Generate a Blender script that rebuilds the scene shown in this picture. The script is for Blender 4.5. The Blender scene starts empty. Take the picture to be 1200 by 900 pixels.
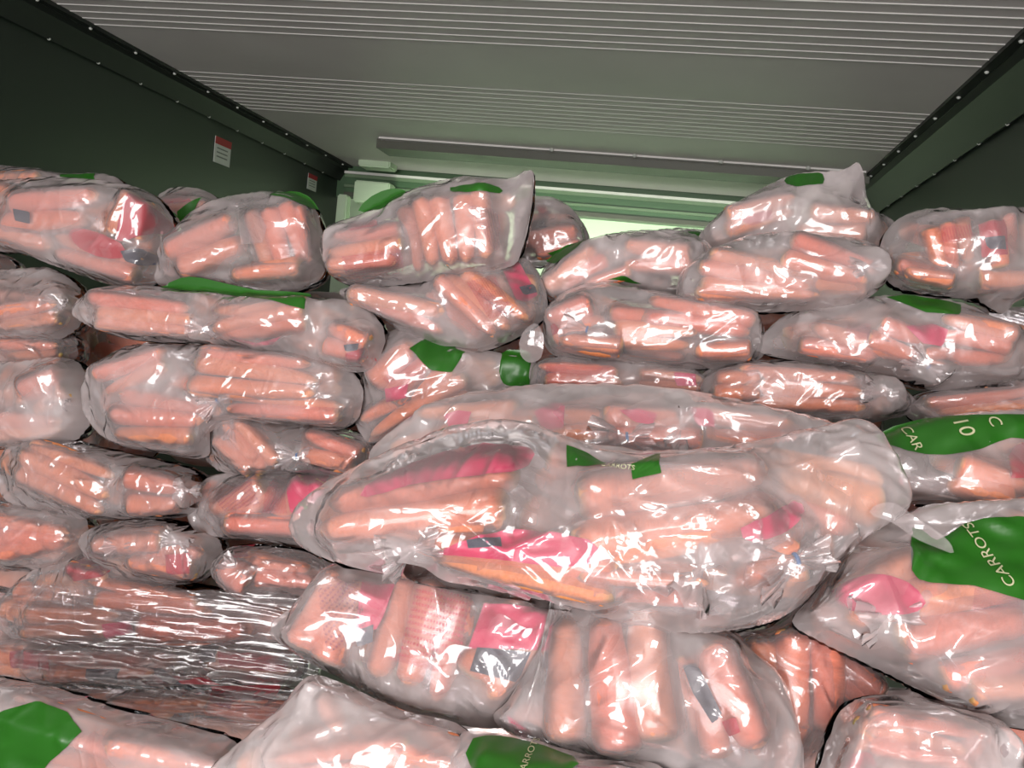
import bpy, bmesh, math, random
import numpy as np
from mathutils import Matrix, Vector

# ------------------------------------------------------------------ camera
F = 1000.0                      # focal length in pixels of the 1200 x 900 frame
CAM = np.array([0.0, 0.0, 1.70])

def camera_rotation():
    a = np.array([798.0 - 600, 450 - 406.0, -F]); a /= np.linalg.norm(a)      # container axis seen by the camera
    e1 = np.cross(a, [0, 1, 0]); e1 /= np.linalg.norm(e1)
    e2 = np.cross(e1, a)
    r = math.radians(-6.97)
    x = math.cos(r) * e1 + math.sin(r) * e2
    z = np.cross(x, a)
    return np.stack([x, a, z], 1).T                                             # world from camera
RW = camera_rotation()
scene = bpy.context.scene
cd = bpy.data.cameras.new('camera')
cd.sensor_width = 36.0
cd.lens = 36.0 * F / 1200.0
cd.clip_start = 0.02
cam = bpy.data.objects.new('camera', cd)
scene.collection.objects.link(cam)
cam.matrix_world = Matrix.Translation(Vector(CAM)) @ Matrix(RW.tolist()).to_4x4()
scene.camera = cam

# ------------------------------------------------------------------ light
world = bpy.data.worlds.new('world'); scene.world = world
world.use_nodes = True
bg = world.node_tree.nodes['Background']
bg.inputs[0].default_value = (0.80, 0.90, 1.0, 1)
bg.inputs[1].default_value = 0.75

def area(name, loc, target, sx, sy, power, col):
    l = bpy.data.lights.new(name, 'AREA'); l.shape = 'RECTANGLE'
    l.size = sx; l.size_y = sy; l.energy = power; l.color = col
    o = bpy.data.objects.new(name, l); scene.collection.objects.link(o)
    o.location = loc
    o.rotation_euler = (Vector(target) - Vector(loc)).to_track_quat('-Z', 'Y').to_euler()
    return o
area('door_daylight', (-0.35, -2.3, 1.55), (-0.3, 1.2, 1.55), 1.9, 1.2, 92, (1.0, 0.94, 0.925))
area('added_key_light', (0.35, -0.75, 2.22), (0.05, 0.9, 1.45), 0.7, 0.12, 9, (1.0, 0.95, 0.93))  # unseen key light, added for white highlights on the film
area('evaporator_lamp', (-0.5, 3.25, 1.93), (-0.5, 3.79, 2.12), 1.7, 0.08, 3.0, (0.88, 1.0, 0.80)).data.spread = math.radians(75)

scene.view_settings.view_transform = 'Standard'
scene.view_settings.look = 'None'
scene.view_settings.gamma = 1
scene.view_settings.exposure = 0.13
scene.view_settings.use_curve_mapping = False
scene.cycles.transparent_max_bounces = 14
scene.cycles.max_bounces = 4
scene.cycles.diffuse_bounces = 2
scene.cycles.glossy_bounces = 2
scene.cycles.transmission_bounces = 2
scene.cycles.use_denoising = True
scene.cycles.sample_clamp_indirect = 4.0

rng = np.random.default_rng(7)
random.seed(7)
COL = scene.collection

# ------------------------------------------------------------------ materials
def new_mat(name):
    m = bpy.data.materials.new(name); m.use_nodes = True
    nt = m.node_tree; nt.nodes.clear()
    out = nt.nodes.new('ShaderNodeOutputMaterial')
    return m, nt, out

def N(nt, typ, **kw):
    n = nt.nodes.new(typ)
    for k, v in kw.items():
        if k in n.inputs: n.inputs[k].default_value = v
        else: setattr(n, k, v)
    return n

def principled(name, col, rough=0.5, metal=0.0, noise=0.0, nscale=20, spec=0.5, stretch=(1, 1, 1), bump=0.0):
    m, nt, out = new_mat(name)
    p = N(nt, 'ShaderNodeBsdfPrincipled')
    p.inputs['Roughness'].default_value = rough
    p.inputs['Metallic'].default_value = metal
    p.inputs['Specular IOR Level'].default_value = spec
    nt.links.new(p.outputs[0], out.inputs[0])
    tc = N(nt, 'ShaderNodeTexCoord'); mp = N(nt, 'ShaderNodeMapping')
    mp.inputs['Scale'].default_value = stretch
    nt.links.new(tc.outputs['Object'], mp.inputs[0])
    nz = N(nt, 'ShaderNodeTexNoise', Scale=nscale, Detail=6.0)
    nt.links.new(mp.outputs[0], nz.inputs['Vector'])
    mx = N(nt, 'ShaderNodeMix', data_type='RGBA')
    mx.inputs[6].default_value = tuple(c * (1 - noise) for c in col) + (1,)
    mx.inputs[7].default_value = tuple(min(1, c * (1 + noise)) for c in col) + (1,)
    nt.links.new(nz.outputs['Fac'], mx.inputs[0])
    nt.links.new(mx.outputs[2], p.inputs['Base Color'])
    if bump:
        b = N(nt, 'ShaderNodeBump', Strength=bump, Distance=0.002)
        nt.links.new(nz.outputs['Fac'], b.inputs['Height'])
        nt.links.new(b.outputs[0], p.inputs['Normal'])
    return m

def film_material(name, haze, tint=(0.93, 0.90, 0.91), hazecol=(0.93, 0.835, 0.83), rough=0.10, scale=(1, 1, 1), bump=0.55, spec=1.0, vary=0.7, graze=0.30, cell=13.0):
    """clear polythene: see-through, a milky veil that thickens at grazing angles, and a crumpled gloss"""
    m, nt, out = new_mat(name)
    L = nt.links.new
    tc = N(nt, 'ShaderNodeTexCoord'); oi = N(nt, 'ShaderNodeObjectInfo')
    off = N(nt, 'ShaderNodeVectorMath', operation='SCALE'); off.inputs[0].default_value = (13.7, 5.1, 9.3)
    L(oi.outputs['Random'], off.inputs['Scale'])
    add = N(nt, 'ShaderNodeVectorMath', operation='ADD')
    L(tc.outputs['Object'], add.inputs[0]); L(off.outputs[0], add.inputs[1])
    mp = N(nt, 'ShaderNodeMapping'); mp.inputs['Scale'].default_value = scale
    L(add.outputs[0], mp.inputs[0])
    v1 = None
    if bump:
        # ridged noise: sharp folds between smooth facets
        v1 = N(nt, 'ShaderNodeTexNoise', Scale=cell, Detail=1.0, Distortion=0.8); L(mp.outputs[0], v1.inputs['Vector'])
        sb = N(nt, 'ShaderNodeMath', operation='SUBTRACT'); sb.inputs[1].default_value = 0.5; L(v1.outputs['Fac'], sb.inputs[0])
        ab = N(nt, 'ShaderNodeMath', operation='ABSOLUTE'); L(sb.outputs[0], ab.inputs[0])
        bp = N(nt, 'ShaderNodeBump', Strength=bump, Distance=0.03); bp.invert = True; L(ab.outputs[0], bp.inputs['Height'])
    tr = N(nt, 'ShaderNodeBsdfTransparent'); tr.inputs[0].default_value = tint + (1,)
    df = N(nt, 'ShaderNodeBsdfDiffuse'); df.inputs[0].default_value = hazecol + (1,)
    tl = N(nt, 'ShaderNodeBsdfTranslucent'); tl.inputs[0].default_value = hazecol + (1,)
    veil = N(nt, 'ShaderNodeMixShader'); veil.inputs[0].default_value = 0.18
    L(df.outputs[0], veil.inputs[1]); L(tl.outputs[0], veil.inputs[2])
    lw = N(nt, 'ShaderNodeLayerWeight', Blend=0.35)
    n3 = N(nt, 'ShaderNodeTexNoise', Scale=7.0, Detail=1.0); L(mp.outputs[0], n3.inputs['Vector'])
    r3 = N(nt, 'ShaderNodeMapRange'); r3.inputs['From Min'].default_value = 0.3; r3.inputs['From Max'].default_value = 0.7
    r3.inputs['To Min'].default_value = haze * (1 - vary); r3.inputs['To Max'].default_value = haze * (1 + vary)
    L(n3.outputs['Fac'], r3.inputs['Value'])
    hz = N(nt, 'ShaderNodeMath', operation='MULTIPLY_ADD', use_clamp=True); hz.inputs[1].default_value = graze
    at = N(nt, 'ShaderNodeAttribute', attribute_name='slack')          # extra milkiness added where the film stands off its contents
    sk = N(nt, 'ShaderNodeMath', operation='MULTIPLY_ADD'); sk.inputs[1].default_value = 0.165
    L(at.outputs['Fac'], sk.inputs[0]); L(r3.outputs[0], sk.inputs[2])
    L(lw.outputs['Facing'], hz.inputs[0]); L(sk.outputs[0], hz.inputs[2])
    base = N(nt, 'ShaderNodeMixShader'); L(hz.outputs[0], base.inputs[0]); L(tr.outputs[0], base.inputs[1]); L(veil.outputs[0], base.inputs[2])
    gl = N(nt, 'ShaderNodeBsdfGlossy', Roughness=rough); gl.inputs[0].default_value = (1, 1, 1, 1)
    fr = N(nt, 'ShaderNodeFresnel', IOR=1.55)
    if bump: L(bp.outputs[0], gl.inputs['Normal']); L(bp.outputs[0], fr.inputs['Normal'])
    fs = N(nt, 'ShaderNodeMath', operation='MULTIPLY', use_clamp=True); fs.inputs[1].default_value = 1.4 * spec
    L(fr.outputs[0], fs.inputs[0])
    fin = N(nt, 'ShaderNodeMixShader'); L(fs.outputs[0], fin.inputs[0]); L(base.outputs[0], fin.inputs[1]); L(gl.outputs[0], fin.inputs[2])
    L(fin.outputs[0], out.inputs[0])
    return m

def carrot_material():
    m, nt, out = new_mat('carrot_skin')
    L = nt.links.new
    p = N(nt, 'ShaderNodeBsdfPrincipled', Roughness=0.42)
    p.inputs['Specular IOR Level'].default_value = 0.2
    tc = N(nt, 'ShaderNodeTexCoord'); oi = N(nt, 'ShaderNodeObjectInfo')
    sep = N(nt, 'ShaderNodeSeparateXYZ'); L(tc.outputs['Generated'], sep.inputs[0])
    cr = N(nt, 'ShaderNodeValToRGB')
    e = cr.color_ramp.elements
    e[0].position = 0.0; e[0].color = (0.30, 0.26, 0.09, 1)
    e[1].position = 1.0; e[1].color = (0.80, 0.42, 0.22, 1)
    for pos, c in ((0.035, (0.62, 0.34, 0.15, 1)), (0.075, (0.87, 0.285, 0.118, 1)), (0.9, (0.89, 0.305, 0.132, 1))):
        k = e.new(pos); k.color = c
    L(sep.outputs[0], cr.inputs[0])
    mp = N(nt, 'ShaderNodeMapping'); mp.inputs['Scale'].default_value = (60, 5, 5); L(tc.outputs['Generated'], mp.inputs[0])
    nz = N(nt, 'ShaderNodeTexNoise', Scale=1.0, Detail=4.0); L(mp.outputs[0], nz.inputs['Vector'])
    mr = N(nt, 'ShaderNodeMapRange'); mr.inputs['From Min'].default_value = 0.35; mr.inputs['From Max'].default_value = 0.75
    mr.inputs['To Min'].default_value = 1.04; mr.inputs['To Max'].default_value = 0.80; L(nz.outputs['Fac'], mr.inputs['Value'])
    hs = N(nt, 'ShaderNodeHueSaturation'); L(cr.outputs[0], hs.inputs['Color']); L(mr.outputs[0], hs.inputs['Value'])
    hr = N(nt, 'ShaderNodeMapRange'); hr.inputs['To Min'].default_value = 0.487; hr.inputs['To Max'].default_value = 0.508
    L(oi.outputs['Random'], hr.inputs['Value']); L(hr.outputs[0], hs.inputs['Hue'])
    L(hs.outputs[0], p.inputs['Base Color'])
    b = N(nt, 'ShaderNodeBump', Strength=0.25, Distance=0.002); L(nz.outputs['Fac'], b.inputs['Height']); L(b.outputs[0], p.inputs['Normal'])
    L(p.outputs[0], out.inputs[0])
    return m

def print_material(name, col):
    """rows of small unreadable print on clear film"""
    m, nt, out = new_mat(name)
    L = nt.links.new
    tc = N(nt, 'ShaderNodeTexCoord')
    mp = N(nt, 'ShaderNodeMapping'); mp.inputs['Scale'].default_value = (16, 7, 1); L(tc.outputs['UV'], mp.inputs[0])
    br = N(nt, 'ShaderNodeTexBrick', Scale=1.0); br.inputs['Mortar Size'].default_value = 0.16
    br.inputs['Color1'].default_value = (1, 1, 1, 1); br.inputs['Color2'].default_value = (0.75, 0.75, 0.75, 1); br.inputs['Mortar'].default_value = (0, 0, 0, 1)
    br.inputs['Brick Width'].default_value = 0.8; br.inputs['Row Height'].default_value = 0.55
    L(mp.outputs[0], br.inputs['Vector'])
    nz = N(nt, 'ShaderNodeTexNoise', Scale=9.0, Detail=2.0); L(mp.outputs[0], nz.inputs['Vector'])
    gt = N(nt, 'ShaderNodeMath', operation='GREATER_THAN'); gt.inputs[1].default_value = 0.47; L(nz.outputs['Fac'], gt.inputs[0])
    mu = N(nt, 'ShaderNodeMath', operation='MULTIPLY'); L(br.outputs['Color'], mu.inputs[0]); L(gt.outputs[0], mu.inputs[1])
    mu2 = N(nt, 'ShaderNodeMath', operation='MULTIPLY_ADD'); mu2.inputs[1].default_value = 0.72; mu2.inputs[2].default_value = 0.10; L(mu.outputs[0], mu2.inputs[0])
    tr = N(nt, 'ShaderNodeBsdfTransparent')
    df = N(nt, 'ShaderNodeBsdfDiffuse'); df.inputs[0].default_value = col + (1,)
    mx = N(nt, 'ShaderNodeMixShader'); L(mu2.outputs[0], mx.inputs[0]); L(tr.outputs[0], mx.inputs[1]); L(df.outputs[0], mx.inputs[2])
    L(mx.outputs[0], out.inputs[0])
    return m

M = {}
M['film'] = film_material('bag_film', 0.155)
M['film_hazy'] = film_material('bag_film_hazy', 0.27)
M['film_clear'] = film_material('bag_film_clear', 0.10, bump=0.7, cell=19.0)
M['pack'] = film_material('pack_film', 0.13, rough=0.14, spec=0.8, bump=0.0)
M['neck'] = film_material('neck_film', 0.24, rough=0.14, bump=0.0, vary=0.4)
M['wrap'] = film_material('stretch_film', 0.03, rough=0.12, graze=0.12, scale=(0.25, 1.0, 2.2), bump=0.42, spec=1.3, cell=22.0)
M['carrot'] = carrot_material()
M['pink'] = principled('pink_print', (0.62, 0.018, 0.11), 0.35, noise=0.12, nscale=30)
M['red'] = principled('red_print', (0.46, 0.008, 0.028), 0.35, noise=0.15, nscale=30)
M['dark'] = principled('navy_print', (0.035, 0.045, 0.075), 0.4, noise=0.3, nscale=60)
M['white'] = film_material('white_print', 0.55, bump=0.0)
M['green'] = principled('green_print', (0.020, 0.125, 0.010), 0.36, noise=0.3, nscale=9)
M['letter'] = principled('letter_print', (0.50, 0.50, 0.30), 0.5, noise=0.1)
M['text'] = print_material('pink_small_print', (0.62, 0.03, 0.10))
M['text_dark'] = print_material('grey_small_print', (0.30, 0.05, 0.12))
M['tie'] = principled('blue_wire', (0.02, 0.16, 0.42), 0.4)
M['leaf'] = principled('carrot_leaf', (0.05, 0.16, 0.03), 0.5, noise=0.3)
M['ceiling'] = principled('painted_steel_ceiling', (0.76, 0.72, 0.69), 0.42, noise=0.14, nscale=2.2, spec=0.6)
M['rib'] = principled('ceiling_rib_paint', (0.78, 0.77, 0.73), 0.6, noise=0.1)
M['wall'] = principled('green_steel_wall', (0.012, 0.020, 0.014), 0.40, noise=0.15, nscale=3, spec=0.6)
M['cove'] = principled('cove_steel', (0.012, 0.016, 0.013), 0.5, noise=0.15, nscale=6)
M['coverim'] = principled('cove_rim', (0.010, 0.014, 0.011), 0.5, noise=0.1)
M['rivet'] = principled('bare_rivet', (0.75, 0.78, 0.72), 0.3, metal=0.3)
M['bulk'] = principled('pale_green_bulkhead', (0.62, 0.78, 0.55), 0.5, noise=0.08, nscale=4)
M['bulkrail'] = principled('bulkhead_rail', (0.075, 0.15, 0.075), 0.4, noise=0.15, nscale=8, stretch=(0.3, 1, 3))
M['bulkrail2'] = principled('bulkhead_rail_pale', (0.17, 0.25, 0.15), 0.4, noise=0.15, nscale=8, stretch=(0.3, 1, 3))
M['header'] = principled('ceiling_header_paint', (0.10, 0.105, 0.08), 0.45, noise=0.15, nscale=5)
M['floor'] = principled('aluminium_floor', (0.16, 0.16, 0.15), 0.4, metal=0.6, noise=0.2, nscale=15)
M['sticker'] = principled('sticker_white', (0.62, 0.64, 0.60), 0.5, noise=0.05)
M['stred'] = principled('sticker_red', (0.40, 0.02, 0.03), 0.5, noise=0.1)
M['stgrey'] = principled('sticker_print', (0.20, 0.22, 0.20), 0.5, noise=0.1)

# ------------------------------------------------------------------ helpers
def mesh_obj(name, verts, faces, mat, parent=None, smooth=True, uvs=None):
    me = bpy.data.meshes.new(name)
    me.from_pydata([tuple(v) for v in verts], [], [tuple(f) for f in faces])
    if smooth: me.shade_smooth()
    me.materials.append(mat)
    if uvs is not None:
        uvl = me.uv_layers.new(name='UVMap')
        li = np.empty(len(me.loops), dtype=np.int32); me.loops.foreach_get('vertex_index', li)
        uvl.data.foreach_set('uv', np.asarray(uvs, dtype=np.float32)[li].ravel())
    o = bpy.data.objects.new(name, me); COL.objects.link(o)
    if parent is not None: o.parent = parent
    return o

def tag(o, label, cat=None, group=None, kind=None):
    if label: o['label'] = label
    if cat: o['category'] = cat
    if group: o['group'] = group
    if kind: o['kind'] = kind
    return o

def box(name, lo, hi, mat, parent=None, bevel=0.0):
    bm = bmesh.new()
    bmesh.ops.create_cube(bm, size=1.0)
    for v in bm.verts:
        v.co = Vector([lo[i] + (v.co[i] + 0.5) * (hi[i] - lo[i]) for i in range(3)])
    if bevel:
        bmesh.ops.bevel(bm, geom=list(bm.edges), offset=bevel, segments=2, affect='EDGES')
    me = bpy.data.meshes.new(name); bm.to_mesh(me); bm.free()
    me.materials.append(mat)
    o = bpy.data.objects.new(name, me); COL.objects.link(o)
    if parent is not None: o.parent = parent
    return o

def ray(px, py):
    return RW @ np.array([px - 600.0, 450.0 - py, -F])

def at_y(px, py, Y):
    d = ray(px, py); return CAM + d * ((Y - CAM[1]) / d[1])

def at_z(px, py, Z):
    d = ray(px, py); return CAM + d * ((Z - CAM[2]) / d[2])

# ------------------------------------------------------------------ container shell
XL, XR, YB, YF, ZC = -1.645, 0.655, 3.79, -2.6, 2.352
floor = tag(box('floor', (XL - .1, YF, -.1), (XR + .1, YB + .1, 0), M['floor']), 'dull aluminium container floor', kind='structure')
ceiling = tag(box('ceiling', (XL - .1, YF, ZC), (XR + .1, YB + .1, ZC + .1), M['ceiling']), 'grey steel container ceiling with fine ribs', kind='structure')
wall_l = tag(box('wall_left', (XL - .1, YF, 0), (XL, YB + .1, ZC), M['wall']), 'dark green steel side wall', kind='structure')
wall_r = tag(box('wall_right', (XR, YF, 0), (XR + .1, YB + .1, ZC), M['wall']), 'dark green steel side wall', kind='structure')
wall_b = tag(box('wall_back', (XL, YB, 0), (XR, YB + .1, ZC), M['bulk']), 'pale green end bulkhead', kind='structure')

def rib(Y, w=0.011, h=0.0014):
    verts = []
    for x in (XL + .07, XR - .07):
        verts += [(x, Y - w / 2, ZC + .001), (x, Y - w / 4, ZC - h), (x, Y + w / 4, ZC - h), (x, Y + w / 2, ZC + .001)]
    faces = [(0, 1, 5, 4), (1, 2, 6, 5), (2, 3, 7, 6), (0, 3, 2, 1), (4, 5, 6, 7)]
    o = mesh_obj('ceiling_rib', verts, faces, M['rib'], ceiling, smooth=False)
    return o
y_near = at_z(600, 52, ZC)[1]
for k in range(12): rib(y_near - 0.0445 * k)
y_g2 = at_z(600, 106, ZC)[1]
for k in range(10): rib(y_g2 + 0.045 * k, 0.009, 0.0012)

# coved joints between wall and ceiling, with rivets
def cove(name, sx, X, cw, ch):
    pts = [(0, 0), (0, ch), (0.012, ch + .006), (cw - 0.02, 0.018), (cw, 0.012), (cw, 0)]
    verts, faces = [], []
    for Y in (YF, YB):
        for (a, b) in pts: verts.append((X + sx * a, Y, ZC - b))
    n = len(pts)
    for i in range(n): faces.append((i, (i + 1) % n, n + (i + 1) % n, n + i))
    faces += [tuple(range(n)), tuple(range(2 * n - 1, n - 1, -1))]
    t = tag(mesh_obj(name, verts, faces, M['cove'], None, smooth=False), 'riveted steel cove between wall and ceiling', kind='structure')
    rim = box('cove_rim', (min(X + sx * (cw - .004), X + sx * (cw + .022)), YF, ZC - .010), (max(X + sx * (cw - .004), X + sx * (cw + .022)), YB, ZC - .0005), M['coverim'], t)
    bm = bmesh.new(); bmesh.ops.create_uvsphere(bm, u_segments=8, v_segments=5, radius=0.0048)
    me = bpy.data.meshes.new('rivet'); bm.to_mesh(me); bm.free(); me.materials.append(M['rivet'])
    k = 0
    Y = 1.35
    while Y < YB - .1:
        for (a, b) in ((0.010, ch + .003), (cw + .010, 0.010)):
            o = bpy.data.objects.new('rivet', me); COL.objects.link(o); o.parent = t
            o.location = (X + sx * a, Y + (0.07 if b < .05 else 0), ZC - b)
        Y += 0.185
    return t
cove('trim_1', 1, XL, .06, .06); cove('trim_2', -1, XR, .09, .08)

# ceiling batten with rivets and dropped header in front of the bulkhead
yb3 = at_z(600, 172, ZC)[1]
t3 = tag(box('trim_3', (XL + .45, yb3 - .012, ZC - .006), (XR - .12, yb3 + .022, ZC), M['rib']), 'pale ceiling batten with rivets', kind='structure')
for px in (647, 744, 845, 947):
    p = at_z(px, 171 + (px - 600) * .071, ZC)
    bm = bmesh.new(); bmesh.ops.create_uvsphere(bm, u_segments=8, v_segments=5, radius=0.008)
    me = bpy.data.meshes.new('rivet'); bm.to_mesh(me); bm.free(); me.materials.append(M['rivet'])
    o = bpy.data.objects.new('rivet', me); COL.objects.link(o); o.parent = t3; o.location = (p[0], yb3 - .02, ZC - .005)
t4 = tag(box('trim_4', (XL + .43, yb3 + .024, ZC - .034), (XR - .1, yb3 + .17, ZC), M['header']), 'dark brown dropped header along the ceiling', kind='structure')
def zb(py, px=700): return at_y(px, py, YB - .02)[2]
rails = [(206, 214, 'bulkrail2', .05), (214, 217, 'rib', .065), (217, 227, 'bulkrail', .03), (227, 230, 'rib', .07), (230, 234, 'bulkrail2', .06),
         (234, 243, 'bulkrail', .05), (243, 246, 'bulkrail2', .06), (246, 252, 'bulkrail', .045), (252, 257, 'header', .055)]
t5 = tag(box('trim_5', (XL, YB - .03, zb(257)), (XR, YB, zb(206)), M['bulkrail']), 'stepped green rail across the top of the bulkhead', kind='structure')
for (a, b, mt, d) in rails:
    box('rail_moulding', (XL + .06, YB - .03 - d, zb(b)), (XR - .06, YB - .03, zb(a)), M[mt], t5)
# pale blocks at the corner of the bulkhead
def blk(name, x0, y0, x1, y1, Y, dep, mt, label):
    a = at_y(x0, y1, Y); b = at_y(x1, y0, Y)
    return tag(box(name, (a[0], Y, min(a[2], b[2])), (b[0], Y + dep, max(a[2], b[2])), M[mt], bevel=.006), label, 'bracket')
blk('hinge_block', 419, 172, 459, 194, 3.55, .10, 'bulk', 'pale green block hanging under the ceiling beside the header')
blk('hinge_block', 413, 214, 457, 236, 3.60, .08, 'bulk', 'pale green block on the bulkhead above the centre bags')
blk('corner_post', 392, 228, 407, 262, 3.52, .05, 'bulk', 'pale green post at the end of the dark wall')
# stickers on the dark wall
def sticker(px, py, wpx, hpx, label):
    d = ray(px, py); k = (XL + .003 - CAM[0]) / d[0]; c = CAM + d * k
    s = k * np.linalg.norm(d) / F
    hh = hpx * s; ww = wpx * s * 1.9
    t = bpy.data.objects.new('warning_sticker', None); COL.objects.link(t); t.location = c
    tag(t, label, 'sticker', 'red and white stickers on the dark wall')
    box('paper', (-.002, -ww / 2, -hh / 2), (.0, ww / 2, hh / 2), M['sticker'], t)
    box('red_band', (0, -ww / 2, hh * .22), (.001, ww / 2, hh / 2), M['stred'], t)
    for k in range(3):
        box('print_line', (0, -ww * .36, hh * (.05 - .16 * k)), (.001, ww * .3, hh * (.10 - .16 * k)), M['stgrey'], t)
sticker(261, 178, 17, 27, 'larger red and white sticker alone on the dark wall')
sticker(366, 214, 12, 17, 'small red and white sticker near the bulkhead corner')

# ------------------------------------------------------------------ polygons and film height fields
def smooth_poly(pts, per=6):
    p = np.asarray(pts, float); n = len(p); out = []
    for i in range(n):
        p0, p1, p2, p3 = p[i - 1], p[i], p[(i + 1) % n], p[(i + 2) % n]
        for k in range(per):
            t = k / per
            out.append(0.5 * ((2 * p1) + (-p0 + p2) * t + (2 * p0 - 5 * p1 + 4 * p2 - p3) * t * t + (-p0 + 3 * p1 - 3 * p2 + p3) * t ** 3))
    return np.array(out)

def inside(poly, U, V):
    r = np.zeros(U.shape, bool); n = len(poly)
    for i in range(n):
        x1, y1 = poly[i]; x2, y2 = poly[(i + 1) % n]
        if y1 == y2: continue
        c = ((y1 > V) != (y2 > V)) & (U < (x2 - x1) * (V - y1) / (y2 - y1) + x1)
        r ^= c
    return r

class Field:
    def __init__(s, poly, h):
        s.h = h
        s.lo = poly.min(0) - 2 * h; hi = poly.max(0) + 2 * h
        s.nx = int((hi[0] - s.lo[0]) / h) + 2; s.ny = int((hi[1] - s.lo[1]) / h) + 2
        s.U, s.V = np.meshgrid(s.lo[0] + h * np.arange(s.nx), s.lo[1] + h * np.arange(s.ny))
        s.mask = inside(poly, s.U, s.V)
        s.w = np.zeros(s.U.shape)
    def sample(s, u, v, arr=None):
        A = s.w if arr is None else arr
        x = np.clip((np.asarray(u) - s.lo[0]) / s.h, 0, s.nx - 1.001); y = np.clip((np.asarray(v) - s.lo[1]) / s.h, 0, s.ny - 1.001)
        i = x.astype(int); j = y.astype(int); fx = x - i; fy = y - j
        return (A[j, i] * (1 - fx) + A[j, i + 1] * fx) * (1 - fy) + (A[j + 1, i] * (1 - fx) + A[j + 1, i + 1] * fx) * fy

def relax(w, mask, obst, base, iters, press):
    mk = mask.copy(); mk[0] = mk[-1] = False; mk[:, 0] = mk[:, -1] = False
    for _ in range(iters):
        a = np.empty_like(w)
        a[1:-1, 1:-1] = 0.25 * (w[:-2, 1:-1] + w[2:, 1:-1] + w[1:-1, :-2] + w[1:-1, 2:]) + press
        w = np.where(mk, np.maximum(a, obst), base)
    return w

def pillow(field):
    w = np.zeros(field.U.shape)
    w = relax(w, field.mask, np.full(w.shape, -1e9), 0.0, 260, 1.0)
    w = np.sqrt(np.maximum(w, 0)); return w / max(w.max(), 1e-9)

def columns(poly, step, vstep):
    """columns across the outline: (nu, 2) lower and upper bound"""
    u0, u1 = poly[:, 0].min(), poly[:, 0].max()
    nu = max(6, int((u1 - u0) / step))
    t = np.linspace(0, 1, nu + 1); t = 0.5 - 0.5 * np.cos(math.pi * t) * (0.35) - 0.65 * (0.5 - t)  # denser at the ends
    t = (t - t[0]) / (t[-1] - t[0])
    us = u0 + (u1 - u0) * np.clip(t, 1e-4, 1 - 1e-4)
    lo = np.empty(nu + 1); hi = np.empty(nu + 1)
    a = poly; b = np.roll(poly, -1, 0)
    for i, u in enumerate(us):
        c = ((a[:, 0] <= u) & (b[:, 0] > u)) | ((b[:, 0] <= u) & (a[:, 0] > u))
        aa, bb = a[c], b[c]
        vv = aa[:, 1] + (bb[:, 1] - aa[:, 1]) * (u - aa[:, 0]) / (bb[:, 0] - aa[:, 0])
        lo[i], hi[i] = (vv.min(), vv.max()) if len(vv) else (lo[i - 1], hi[i - 1])
    nv = max(4, int((hi - lo).max() / vstep))
    return us, lo, hi, nv

def sheet(us, lo, hi, nv):
    s = np.linspace(0, 1, nv + 1); s = 0.3 * (0.5 - 0.5 * np.cos(math.pi * s)) + 0.7 * s
    U = np.repeat(us[:, None], nv + 1, 1)
    V = lo[:, None] + (hi - lo)[:, None] * s[None, :]
    return U, V

def grid_faces(nu, nv, off=0, flip=False):
    f = []
    for i in range(nu):
        for j in range(nv):
            a = off + i * (nv + 1) + j; b = a + nv + 1
            f.append((a, a + 1, b + 1, b) if flip else (a, b, b + 1, a + 1))
    return f

def creases(field, count, amp, focus, r, long=1.0):
    """sharp folds pinched up in the film, many of them running out from the focus points"""
    U, V = field.U, field.V
    add = np.zeros(U.shape)
    mu = U[field.mask]; mv = V[field.mask]
    if len(mu) == 0: return add
    lines = []
    for k in range(count):
        if focus and r.random() < 0.35:
            f = focus[r.integers(len(focus))]; a = r.uniform(0, 2 * math.pi); lines.append((np.array(f), a, r.uniform(.04, .14) * long, r.uniform(.0015, .004), r.uniform(.4, 1)))
        elif focus and r.random() < 0.4:
            # a fan of fine pleats running out from one pinched spot
            f = focus[r.integers(len(focus))]; a = r.uniform(0, 2 * math.pi); L0 = r.uniform(.05, .12) * long
            for _ in range(r.integers(4, 8)): lines.append((np.array(f) + r.normal(0, .006, 2), a + r.normal(0, .22), L0 * r.uniform(.5, 1.2), r.uniform(.001, .0024), r.uniform(.25, .6)))
        else:
            q = r.integers(len(mu)); p = np.array([mu[q], mv[q]]); a = r.normal(0, .7) + (0 if r.random() < .6 else 1.2); lines.append((p, a, r.uniform(.03, .12), r.uniform(.0015, .005), r.uniform(.4, 1)))
    for p, a, L, wd, am in lines:
        d = np.array([math.cos(a), math.sin(a)]); bend = r.normal(0, .9)
        x = (U - p[0]) * d[0] + (V - p[1]) * d[1]; y = -(U - p[0]) * d[1] + (V - p[1]) * d[0] - bend * x * x
        t = np.clip(x / L, 0, 1)
        add = np.maximum(add, amp * am * np.exp(-np.abs(y) / wd) * np.where((x > 0) & (x < L), np.sin(math.pi * t) ** .7, 0))
    return add

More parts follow.
